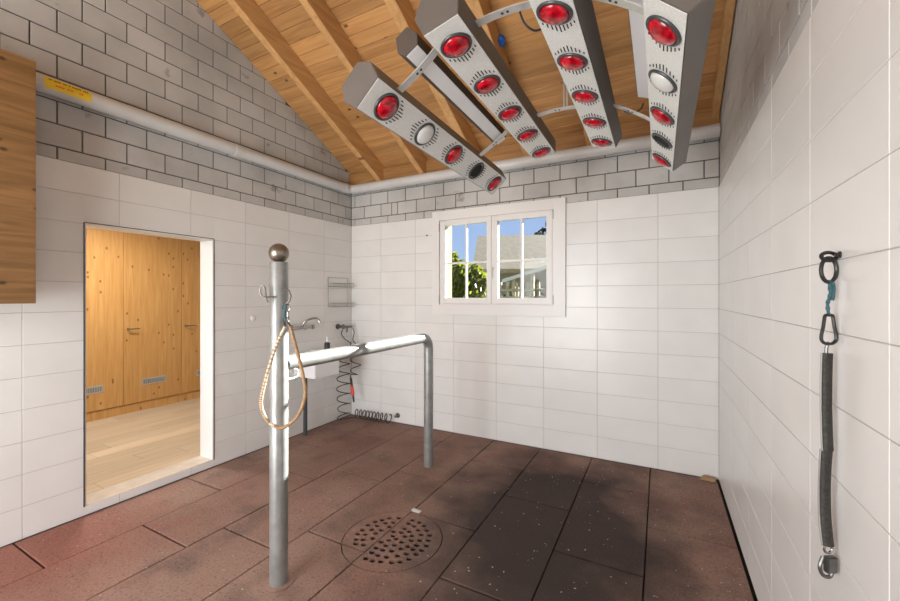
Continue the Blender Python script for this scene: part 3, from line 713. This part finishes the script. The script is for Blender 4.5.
# blue socket on the ceiling boards
pc = Vector((-1.103, 2.946, 3.527))
pg = tag(empty('power_socket', tuple(pc)), 'blue power socket fixed to the ceiling boards behind the lamps', 'socket')
dn = nS
MB().lathe([(.03, 0), (.03, .015), (.038, .02), (.040, .050), (.034, .055)], pc, dn, 20).build('socket_body', M['blue_plastic'], pg, smooth=True)
MB().lathe([(.026, 0), (.034, .004), (.026, .016), (.0, .02)], pc+dn*.0555, dn, 20).build('socket_lid', M['blue_plastic'], pg, smooth=True)
MB().tube([pc+Vector((-.035, 0, -.05)), pc+Vector((-.055, .0, -.06)), pc+Vector((-.06, .02, .0))], .009, 8).build('cable_gland', M['plastic_white'], pg, smooth=True)

# ---------------------------------------------------------------- hitching rail
P1, P2 = Vector((-1.772, 1.429, 0)), Vector((-1.813, 3.026, 0))
hr = tag(empty('hitching_rail', tuple(P1)), 'galvanised steel hitching rail with a ball-topped post standing on the mats', 'rail')
MB().lathe([(.0460, .001), (.0460, 1.675), (.0435, 1.681), (.0, 1.682)], P1, n=28).build('post', M['galv'], hr, smooth=True)
bl = MB().sphere(P1+Vector((0, 0, 1.729)), .0505, 28, 16); bl.lathe([(.018, 1.674), (.016, 1.684)], P1, n=16); bl.build('ball_finial', M['brass'], hr, smooth=True)
zr = 1.142; rr = .0415; er = .10
pts = [P1+Vector((0, .035, zr)), P1.lerp(P2, .5)+Vector((0, 0, zr))]
dr = (P2-P1).normalized()
for i in range(0, 11):
    a = math.pi/2*i/10; pts.append(P2+Vector((0, 0, zr))-dr*er+dr*er*math.sin(a)-Vector((0, 0, er*(1-math.cos(a)))))
pts.append(P2+Vector((0, 0, .9))); pts.append(P2+Vector((0, 0, .001)))
MB().tube(pts, rr, 24).build('rail', M['galv'], hr, smooth=True)
MB().lathe([(.075, .0005), (.075, .002), (.046, .003)], P1, n=28).build('base_collar', M['rubber'], hr)
ur = [Vector((-1.752, 1.462, 1.112)), Vector((-1.75, 1.50, 1.112)), Vector((-1.75, 1.528, 1.102)), Vector((-1.75, 1.535, 1.085)), Vector((-1.75, 1.525, 1.068)), Vector((-1.75, 1.50, 1.060)), Vector((-1.752, 1.45, 1.062))]
MB().tube(ur, .006, 8).build('tie_ring', M['plastic_white'], hr, smooth=True)
hk = [Vector(v) for v in [(-1.722, 1.372, 1.500), (-1.765, 1.350, 1.497), (-1.787, 1.341, 1.500), (-1.797, 1.336, 1.520), (-1.794, 1.337, 1.548), (-1.783, 1.343, 1.559), (-1.774, 1.348, 1.545), (-1.771, 1.350, 1.512), (-1.768, 1.351, 1.488), (-1.760, 1.355, 1.470)]]
MB().tube(hk, .0042, 8).build('bent_hook', M['steel'], hr, smooth=True)
hk2 = [Vector(v) for v in [(-1.705, 1.395, 1.541), (-1.684, 1.397, 1.541), (-1.667, 1.404, 1.532), (-1.659, 1.409, 1.505), (-1.664, 1.406, 1.478), (-1.678, 1.399, 1.463), (-1.692, 1.388, 1.466)]]
MB().tube(hk2, .0045, 8).build('ring_hook', M['steel'], hr, smooth=True)

# ---------------------------------------------------------------- rope loop hung on the post
def spline(V, n=8, closed=False):
    V = [Vector(v) for v in V]; P = []; m_ = len(V)
    for i in range(m_ if closed else m_-1):
        if closed: a, b, c, d = V[i-1], V[i], V[(i+1) % m_], V[(i+2) % m_]
        else: a, b, c, d = V[max(i-1, 0)], V[i], V[i+1], V[min(i+2, m_-1)]
        for s in range(n):
            t = s/n; P.append(.5*((2*b)+(c-a)*t+(2*a-5*b+4*c-d)*t*t+(3*b-a-3*c+d)*t**3))
    if not closed: P.append(V[-1])
    return P
rp = tag(empty('rope_loop', (-1.665, 1.385, 1.46)), 'tan teardrop rope lead with metal snaps hanging from the ball-topped post', 'lead rope')
right = [(-1.633, 1.384, 1.352), (-1.611, 1.396, 1.258), (-1.575, 1.412, 1.108), (-1.566, 1.417, 1.008), (-1.597, 1.401, .908), (-1.659, 1.368, .848), (-1.700, 1.345, .855)]
left = [(-1.648, 1.365, 1.352), (-1.695, 1.340, 1.233), (-1.743, 1.318, 1.058), (-1.757, 1.312, .958), (-1.732, 1.327, .883), (-1.700, 1.345, .855)]
MB().tube(spline(right, 8), .0085, 10).build('leather_strand', M['leather'], rp, smooth=True)
MB().tube(spline(left, 8), .0075, 10).build('rope_strand', M['rope_pale'], rp, smooth=True)
wv = MB(); sp_ = spline(left, 8)
for i in range(4, len(sp_)-6):
    t = (sp_[i+1]-sp_[i]).normalized(); wv.tube([sp_[i]-t*.003, sp_[i]+t*.003], .0092, 8)
w_o = wv.build('wrapping', M['leather'], rp); w_o['kind'] = 'stuff'
for q, (ax, ay) in enumerate(((-1.676, 1.385), (-1.664, 1.396))):
    c = Vector((ax, ay, 1.445)); sn = MB()
    sn.tube([c+Vector((.009*math.cos(a), .005*math.cos(a), .016*math.sin(a))) for a in [2*math.pi*i/14 for i in range(14)]], .0028, 6, closed=True)
    sn.lathe([(.005, -.05), (.0065, -.045), (.0065, -.022), (.004, -.016)], c, n=10)
    sn.tube([c+Vector((.009*math.cos(a), .0, -.062+.014*math.sin(a))) for a in [2*math.pi*i/14 for i in range(14)]], .0028, 6, closed=True)
    sn.build('snap_hook', M['chrome'] if q else M['teal'], rp, smooth=True)
lk = MB()
for i in range(2):
    c = Vector((-1.650+.006*i, 1.388, 1.372-.006*i))
lk.tube([(-1.664, 1.396, 1.372), (-1.652, 1.394, 1.362), (-1.640, 1.390, 1.352)], .0045, 8); lk.tube([(-1.676, 1.382, 1.372), (-1.662, 1.376, 1.362), (-1.650, 1.368, 1.350)], .0045, 8)
lk.build('end_clasp', M['steel'], rp, smooth=True)

# ---------------------------------------------------------------- wash trough on the left wall
tr = tag(empty('wash_trough', (XL, 3.35, .64)), 'white wash trough on the left wall behind the hitching rail', 'sink')
tw = MB(); a0, a1, f0, f1, zb, zt, th = 2.99, 3.36, XL+.001, -3.16, .64, .895, .02
O = [(f0, a0), (f1, a0), (f1, a1), (f0, a1)]; ins = lambda d: [(f0+d, a0+d), (f1-d, a0+d), (f1-d, a1-d), (f0+d, a1-d)]
vs = [(x, y, zb) for x, y in ins(.0)]+[(x, y, zt) for x, y in O]+[(x, y, zt) for x, y in ins(th)]+[(x, y, zb+.03) for x, y in ins(th+.015)]
vs[0:4] = [(f0, a0+.012, zb), (f1-.012, a0+.012, zb), (f1-.012, a1-.012, zb), (f0, a1-.012, zb)]
fs = [(3,2,1,0), (12,13,14,15)]
for lv in range(3):
    for i in range(4): j = (i+1) % 4; fs.append((lv*4+i, lv*4+j, lv*4+4+j, lv*4+4+i))
tw.add(vs, fs); tw.build('basin', M['plastic_white'], tr, bevel=.006)
MB().lathe([(.021, 0), (.021, .64)], (-3.395, 3.075, .002), n=16).build('drain_pipe', mat('dark_grey_pipe', (.045, .05, .055), .5), tr, smooth=True)
# mixer tap
tp = tag(empty('wall_tap', (XL, 3.1, 1.17)), 'chrome wall mixer tap with curved spout above the white trough', 'tap')
b = MB()
for y in (2.965, 3.155): b.lathe([(.032, 0), (.032, .008), (.014, .012), (.012, .07)], (XL+.0005, y, 1.165), (1,0,0), 16)
b.tube([(XL+.07, 2.935, 1.165), (XL+.07, 3.185, 1.165)], .016, 14); b.build('tap_body', M['chrome'], tp, smooth=True)
for y, sg in ((2.935, -1), (3.185, 1)):
    MB().lathe([(.022, 0), (.026, .01), (.024, .03), (.012, .036)], (XL+.07, y, 1.165), (0, sg, 0), 12).build('tap_handle', M['chrome'], tp, smooth=True)
MB().tube(spline([(XL+.07, 3.06, 1.17), (XL+.085, 3.062, 1.215), (XL+.12, 3.09, 1.25), (XL+.17, 3.14, 1.268), (XL+.20, 3.165, 1.245), (XL+.205, 3.168, 1.215)], 6), .011, 12).build('spout', M['chrome'], tp, smooth=True)
# small dark bottle on the rim
bt = tag(empty('soap_bottle', (XL+.2, 3.45, .895)), 'small dark bottle with a pale spout on the trough rim', 'bottle')
bt.location = (-3.171, 3.40, .895)
# the bottle stands on a small board laid over the trough
bd = tag(MB().box(XL+.025, -3.165, 3.20, 3.30, .8955, .905).build('soap_board', M['plastic_white'], bevel=.002), 'narrow white board laid across the trough', 'board')
bt.location = (-3.25, 3.25, .9055)
MB().lathe([(.0, 0), (.030, .001), (.031, .08), (.024, .09), (.0, .092)], (-3.25, 3.25, .906), n=16).build('bottle_body', M['black'], bt, smooth=True)
MB().lathe([(.010, .092), (.008, .10), (.006, .145), (.003, .16)], (-3.25, 3.25, .906), n=12).build('bottle_spout', M['plastic_white'], bt, smooth=True)
# wire shelf in the corner
ws = tag(empty('wire_shelf', (XL, 3.66, 1.38)), 'two-tier wire shelf on the left wall beside the corner', 'shelf')
y0, y1, xq = 3.50, 3.83, XL+.105
for z in (1.66, 1.42):
    b = MB(); b.tube([(XL+.006, y0, z), (xq, y0, z), (xq, y1, z), (XL+.006, y1, z)], .0035, 8, closed=True)
    b.tube([(XL+.006, y0, z-.04), (xq, y0, z-.04), (xq, y1, z-.04), (XL+.006, y1, z-.04)], .0035, 8, closed=True); b.build('basket_rim', M['galv'], ws)
    b = MB()
    for i in range(9): 
        y = y0+(y1-y0)*i/8; b.tube([(XL+.006, y, z), (XL+.006, y, z-.04), (xq, y, z-.04), (xq, y, z)], .0018, 6)
    bo = b.build('basket_wires', M['galv'], ws)
MB().tube([(XL+.004, y0, 1.38), (XL+.004, y0, 1.73), (XL+.004, y1, 1.73), (XL+.004, y1, 1.38)], .004, 8).build('back_frame', M['galv'], ws)
# round white wall cap
tag(MB().lathe([(.028, 0), (.026, .006), (.018, .012), (.0, .014)], (XL+.0003, 2.517, 1.293), (1,0,0), 20).build('wall_cap', M['plastic_white'], wall_left, smooth=True))
# hose tap with loop
ht = tag(empty('hose_tap', (XL, 3.68, 1.13)), 'dark hose tap low on the left wall beside the corner', 'tap')
b = MB(); b.lathe([(.034, 0), (.034, .01), (.018, .014), (.016, .08)], (XL+.0005, 3.66, 1.135), (1,0,0), 16); b.tube([(XL+.05, 3.66, 1.135), (XL+.075, 3.72, 1.132), (XL+.075, 3.83, 1.125)], .013, 12); b.build('tap_body', M['steel'], ht, smooth=True)
MB().lathe([(.026, 0), (.03, .008), (.026, .022), (.01, .026)], (XL+.082, 3.66, 1.135), (1,0,0), 14).build('tap_handle', M['steel'], ht, smooth=True)
MB().lathe([(.012, 0), (.014, -.02), (.010, -.06)], (XL+.075, 3.74, 1.12), n=12).build('outlet', M['steel'], ht, smooth=True)
# spiral hose
sh = tag(empty('spiral_hose', (-3.39, 3.66, 0)), 'dark spiral hose with a red nozzle in the corner under the tap', 'hose')
P = spline([(XL+.075, 3.74, 1.058), (XL+.06, 3.70, 1.00), (XL+.07, 3.73, .93), (XL+.085, 3.75, .88)], 6)
c0 = Vector((XL+.10, 3.66, 0)); 
lead = spline([(XL+.085, 3.66, 1.098), (XL+.07, 3.65, 1.05), (XL+.085, 3.70, .98), (XL+.11, 3.77, .93)], 6)
turns = 6.5; N = 150; hz0, hz1 = .80, .02
hel = []
for i in range(N+1):
    t = i/N; a = 2*math.pi*turns*t+1.0; rad = .078-.006*math.sin(t*9)
    hel.append(Vector((c0.x+rad*math.cos(a), c0.y+.0+rad*math.sin(a), hz0+(hz1-hz0)*t)))
cx0 = hel[-1]
hor = []; N2 = 190; turns2 = 9.5
for i in range(N2+1):
    t = i/N2; a = 2*math.pi*turns2*t-1.2; x = -3.33+.52*t; rad = .052
    hor.append(Vector((x+.012*math.sin(7*t), 3.79+rad*.8*math.cos(a)+.02*t, .062+rad*math.sin(a))))
MB().tube(lead+spline([lead[-1], (XL+.15, 3.72, .86), hel[0]], 6)[1:-1]+hel+spline([hel[-1], (-3.36, 3.74, .015), hor[0]], 5)[1:-1]+hor, .0062, 8).build('coiled_hose', M['hose'], sh, smooth=True)
c1 = Vector((-3.285, 3.755, 0)); hel2 = []
for i in range(61):
    t = i/60; a = 2*math.pi*2.6*t+2; hel2.append(Vector((c1.x+.062*math.cos(a), c1.y+.062*math.sin(a), .90-.34*t)))
nz = Vector((-3.315, 3.70, .52))
MB().tube(spline([(XL+.078, 3.842, 1.105), (XL+.10, 3.845, 1.05), (XL+.12, 3.80, .96), hel2[0]], 6)[:-1]+hel2+spline([hel2[-1], (-3.33, 3.715, .55), nz+Vector((0,0,.0))], 5)[1:], .0062, 8).build('short_hose', M['hose'], sh, smooth=True)
nzd = Vector((.03, -.01, -.12)).normalized()
MB().lathe([(.011, 0), (.014, .02), (.014, .10)], nz, nzd, 12).build('nozzle_grip', M['black'], sh, smooth=True)
MB().lathe([(.0165, 0), (.019, .01), (.019, .10), (.014, .115)], nz+nzd*.10, nzd, 12).build('nozzle', M['red_plastic'], sh, smooth=True)
MB().lathe([(.012, 0), (.012, .05), (.009, .08)], nz+nzd*.215, nzd, 12).build('nozzle_tip', M['black'], sh, smooth=True)
tag(MB().lathe([(.030, 0), (.030, .006), (.017, .008), (.015, .05), (.010, .052)], (-2.763, YB-.0005, .085), (0,-1,0), 16).build('pipe_outlet', M['steel'], smooth=True), 'small round pipe outlet low on the back wall tiles', 'outlet')
tag(MB().lathe([(.010, 0), (.009, .008), (.0, .011)], (-2.36, YB-.0005, 2.20), (0,-1,0), 12).build('wall_screw', M['steel'], smooth=True), 'small screw head in the back wall tiles beside the window', 'screw')

# ---------------------------------------------------------------- tether on the right wall
X = XR-.024; Y = 1.424
te = tag(empty('wall_tether', (XR, Y, 1.6)), 'dark braided tether strap hanging from a black wall ring on the right wall', 'tether')
FD = Vector((math.sin(.0), 0, 0))
vx = Vector((.86, .51, 0))       # lies across the line of sight so the rings read as rings
def ringpts(c, rx, rz, n=22, d=vx, pw=1): return [Vector(c)+d*rx*math.cos(2*math.pi*i/n)+Vector((0,0,rz*math.sin(2*math.pi*i/n))) for i in range(n)]
b = MB(); b.lathe([(.009, 0), (.009, .004), (.006, .006), (.006, .012)], (XR-.0003, Y, 1.612), (-1,0,0), 12)
b.tube([Vector((X, Y, 1.608))+Vector((.021*math.cos(a), 0, 0))+Vector((0, .020*math.cos(a), .0))+Vector((0,0,.011*math.sin(a))) for a in [2*math.pi*i/18 for i in range(18)]], .0048, 8, closed=True)
b.build('wall_eye', M['black'], te, smooth=True)
MB().tube(ringpts((X, Y, 1.572), .022, .033), .0050, 8, closed=True).build('ring', M['black_worn'], te, smooth=True)
cd = MB(); sw = [(X, Y, 1.545), (X+.003, Y, 1.51), (X-.002, Y+.002, 1.48), (X, Y, 1.45)]
cd.tube(spline(sw, 6), [.0042+.001*math.sin(i*1.9) for i in range(19)], 8); cd.tube(spline([(X+.006, Y-.004, 1.54), (X+.010, Y, 1.52), (X+.007, Y, 1.49)], 6), .004, 6)
cd.build('cord', M['teal'], te, smooth=True)
pear = [(0, .040), (.010, .039), (.013, .028), (.016, .008), (.021, -.014), (.020, -.028), (.010, -.036), (0, -.037), (-.010, -.036), (-.020, -.028), (-.021, -.014), (-.016, .008), (-.013, .028), (-.010, .039)]
MB().tube(spline([Vector((X, Y, 1.410))+vx*a+Vector((0,0,b_)) for a, b_ in pear], 4, True), .0042, 8, closed=True).build('carabiner', M['black_worn'], te, smooth=True)
MB().tube([(X, Y, 1.378), (X-.004, Y+.003, 1.362), (X-.004, Y+.004, 1.345)], .0042, 8).build('link', M['steel'], te)
# strap: flattened braided tube in two lengths
def strap(pts, wd, th):
    P = spline(pts, 8); s = MB(); n = 12; vs = []; fs = []
    nn = Vector((-.51, .86, 0))
    for i, p in enumerate(P):
        for k_ in range(n):
            a = 2*math.pi*k_/n; vs.append(p+vx*wd*math.cos(a)+nn*th*math.sin(a))
    for i in range(len(P)-1):
        for k_ in range(n): fs.append((i*n+k_, i*n+(k_+1) % n, (i+1)*n+(k_+1) % n, (i+1)*n+k_))
    fs += [tuple(range(n)), tuple(range((len(P)-1)*n, len(P)*n))]
    return s.add(vs, fs), P
st1, Pa = strap([(X-.002, Y+.003, 1.347), (X-.003, Y+.004, 1.28), (X-.003, Y+.005, 1.20), (X-.002, Y+.003, 1.12), (X-.001, Y+.002, 1.085)], .0135, .009)
st2, Pb = strap([(X-.003, Y+.003, 1.088), (X-.005, Y+.005, 1.04), (X-.006, Y+.007, .97), (X-.005, Y+.006, .90), (X-.001, Y, .83)], .0145, .009)
st1.build('strap', M['strap'], te, smooth=True); st2.build('strap', M['strap'], te, smooth=True)
MB().tube([p-vx*.0125+Vector((-.3,-.2,0))*.012 for p in Pa], .0022, 6).build('strap_seam', M['strap_edge'], te)
MB().tube([p-vx*.0135+Vector((-.3,-.2,0))*.012 for p in Pb], .0022, 6).build('strap_seam', M['strap_edge'], te)
MB().tube(ringpts((X-.002, Y-.002, .822), .011, .012, 16), .0032, 8, closed=True).build('end_ring', M['chrome'], te, smooth=True)
sn = MB(); sn.obox((X+.002, Y-.004, .782), vx, (-.51, .86, 0), (0,0,1), .0145, .008, .022); sn.build('panic_snap', M['steel'], te, bevel=.003)
MB().tube(spline([Vector((X-.014, Y-.008, .80)), Vector((X-.022, Y-.014, .775)), Vector((X-.015, Y-.010, .752)), Vector((X+.0, Y-.004, .748)), Vector((X+.008, Y, .762))], 6), .0048, 8).build('snap_hook', M['steel'], te, smooth=True)

# ---------------------------------------------------------------- outdoors beyond the window
cY, sY = math.cos(YAW), math.sin(YAW)
def rd(r_, d_, z): return Vector((cY*r_-sY*d_, sY*r_+cY*d_, z))   # metres right of / along the viewing direction
gd = tag(MB().box(-60, 40, -50, 70, -.6, -.35).build('ground_outside', M['grass']), 'green ground outside the window', 'ground', kind='structure')
hs = tag(empty('barn', tuple(rd(3, 13.5, -.35))), 'old barn with a long brown roof seen through the window', 'building')
e1 = Vector((.994, -.108)); e2 = Vector((-.108, -.994)); o0 = Vector((1.126, 16.0))
def hp_(a, b_, z): q = o0+e1*a+e2*b_; return rd(q.x, q.y, z)
rf = MB(); ZR, ZE = 3.95, 2.30; L = 11; W = 4.55; th = .12
for sg in (1, -1):
    rf.add([hp_(0,0,ZR), hp_(L,0,ZR), hp_(L,sg*W,ZE), hp_(0,sg*W,ZE), hp_(0,0,ZR-th), hp_(L,0,ZR-th), hp_(L,sg*W,ZE-th), hp_(0,sg*W,ZE-th)], [(0,1,2,3),(7,6,5,4),(0,3,7,4),(1,5,6,2),(2,6,7,3),(0,4,5,1)])
rf.build('roof', M['roof'], hs, clean=False)
bw = MB(); bi = .35
bw.add([hp_(bi,W-bi,-.35), hp_(L-bi,W-bi,-.35), hp_(L-bi,-W+bi,-.35), hp_(bi,-W+bi,-.35), hp_(bi,W-bi,ZE-.02), hp_(L-bi,W-bi,ZE-.02), hp_(L-bi,-W+bi,ZE-.02), hp_(bi,-W+bi,ZE-.02), hp_(bi,0,ZR-th-.02), hp_(L-bi,0,ZR-th-.02)],
   [(0,1,5,4),(2,3,7,6),(0,4,8,7,3),(1,2,6,9,5)])
bw.build('barn_wall', M['house_wall'], hs)
def foliage(name, c, rad, n, size, m_, parent):
    f = MB()
    for i in range(n):
        while True:
            p = Vector((random.uniform(-1,1), random.uniform(-1,1), random.uniform(-1,1)))
            if .35 < p.length < 1: break
        p = Vector(c)+Vector((p.x*rad[0]*(.8+.3*math.sin(5*p.z)), p.y*rad[1], p.z*rad[2]))
        n_ = Vector((random.gauss(0,1), random.gauss(0,1), random.gauss(0,.7))).normalized(); u = n_.orthogonal().normalized(); v = n_.cross(u); s = size*random.uniform(.6, 1.3)
        f.add([p-u*s, p+v*s*.5, p+u*s, p-v*s*.5], [(0,1,2,3)])
    o = f.build(name, m_, parent, clean=False); o['kind'] = 'stuff'; return o
def plant(name, label, cat, base, clumps, n, size, m_, h):
    e = tag(empty(name, tuple(base)), label, cat)
    t = MB(); t.tube([base, base+Vector((.05, 0, h*.5)), base+Vector((0, .05, h))], [.05*h/2, .035*h/2, .015*h/2], 8); t.build('trunk', M['bark'], e)
    for c, rad in clumps: foliage('foliage', c, rad, n, size, m_, e)
    return e
plant('garden_shrub', 'sunlit yellow-green shrub just outside the window', 'shrub', rd(.25, 6.2, -.35), [(rd(.22, 6.2, 1.25), (.44, .42, .85)), (rd(.06, 6.1, 1.72), (.16, .16, .46)), (rd(.40, 6.3, 1.62), (.22, .2, .42)), (rd(.5, 6.2, 1.2), (.3, .3, .6)), (rd(.25, 6.4, 1.5), (.3, .2, .45))], 1000, .045, M['leaf_bright'], 1.9)
plant('tall_tree', 'dark tree rising behind the barn roof', 'tree', rd(5.9, 22, -.35), [(rd(5.6, 22, 4.6), (1.0, 1.0, .9)), (rd(6.4, 22.3, 5.4), (1.0, 1.0, .9))], 500, .16, M['leaf_dark'], 5)
plant('hedge_shrub', 'dark green shrub before the barn wall', 'shrub', rd(2.0, 10, -.35), [(rd(1.6, 10, .9), (.5, .5, .9)), (rd(2.2, 10, .9), (.4, .4, .9)), (rd(2.7, 10, 1.0), (.4, .4, .9))], 700, .07, M['leaf_dark'], 1.3)
ln = tag(empty('lean_to', tuple(rd(1.9, 9.6, -.35))), 'pale sloping sheet roof on posts before the barn', 'shelter')
def pv(u, v, d_): return rd((u-450)/397.74*d_, d_, 1.5-(v-296.67)/397.74*d_)
A, B2 = pv(507, 281.5, 9.0), pv(556, 265.5, 9.0); up = Vector((0,0,.085)); bk = Vector((-sY, cY, 0))*.9
MB().add([A, B2, B2+up, A+up, A+bk, B2+bk, B2+bk+up, A+bk+up], [(0,1,2,3),(7,6,5,4),(3,2,6,7),(0,4,5,1),(1,5,6,2),(0,3,7,4)]).build('sheet_roof', M['pale_roof'], ln)
for t in (.12, .5, .92):
    p = A.lerp(B2, t); MB().box(p.x-.04, p.x+.04, p.y+.05, p.y+.13, -.35, p.z+.02).build('post', M['fence'], ln)
fn = tag(empty('garden_fence', tuple(rd(1.6, 8.3, -.35))), 'low weathered timber rail fence outside the window', 'fence')
for v in (290.5, 298): 
    a, b_ = pv(494, v, 8.3), pv(560, v-1, 8.3); MB().tube([a, b_], .03, 8).build('fence_rail', M['fence'], fn)
for u in (500, 507.5, 517, 528, 538, 550):
    a = pv(u, 288, 8.38); a.z = 1.5-(282-296.67)/397.74*8.3; MB().box(a.x-.03, a.x+.03, a.y-.0, a.y+.06, -.35, a.z).build('fence_post', M['fence'], fn)
bpy.context.view_layer.update()
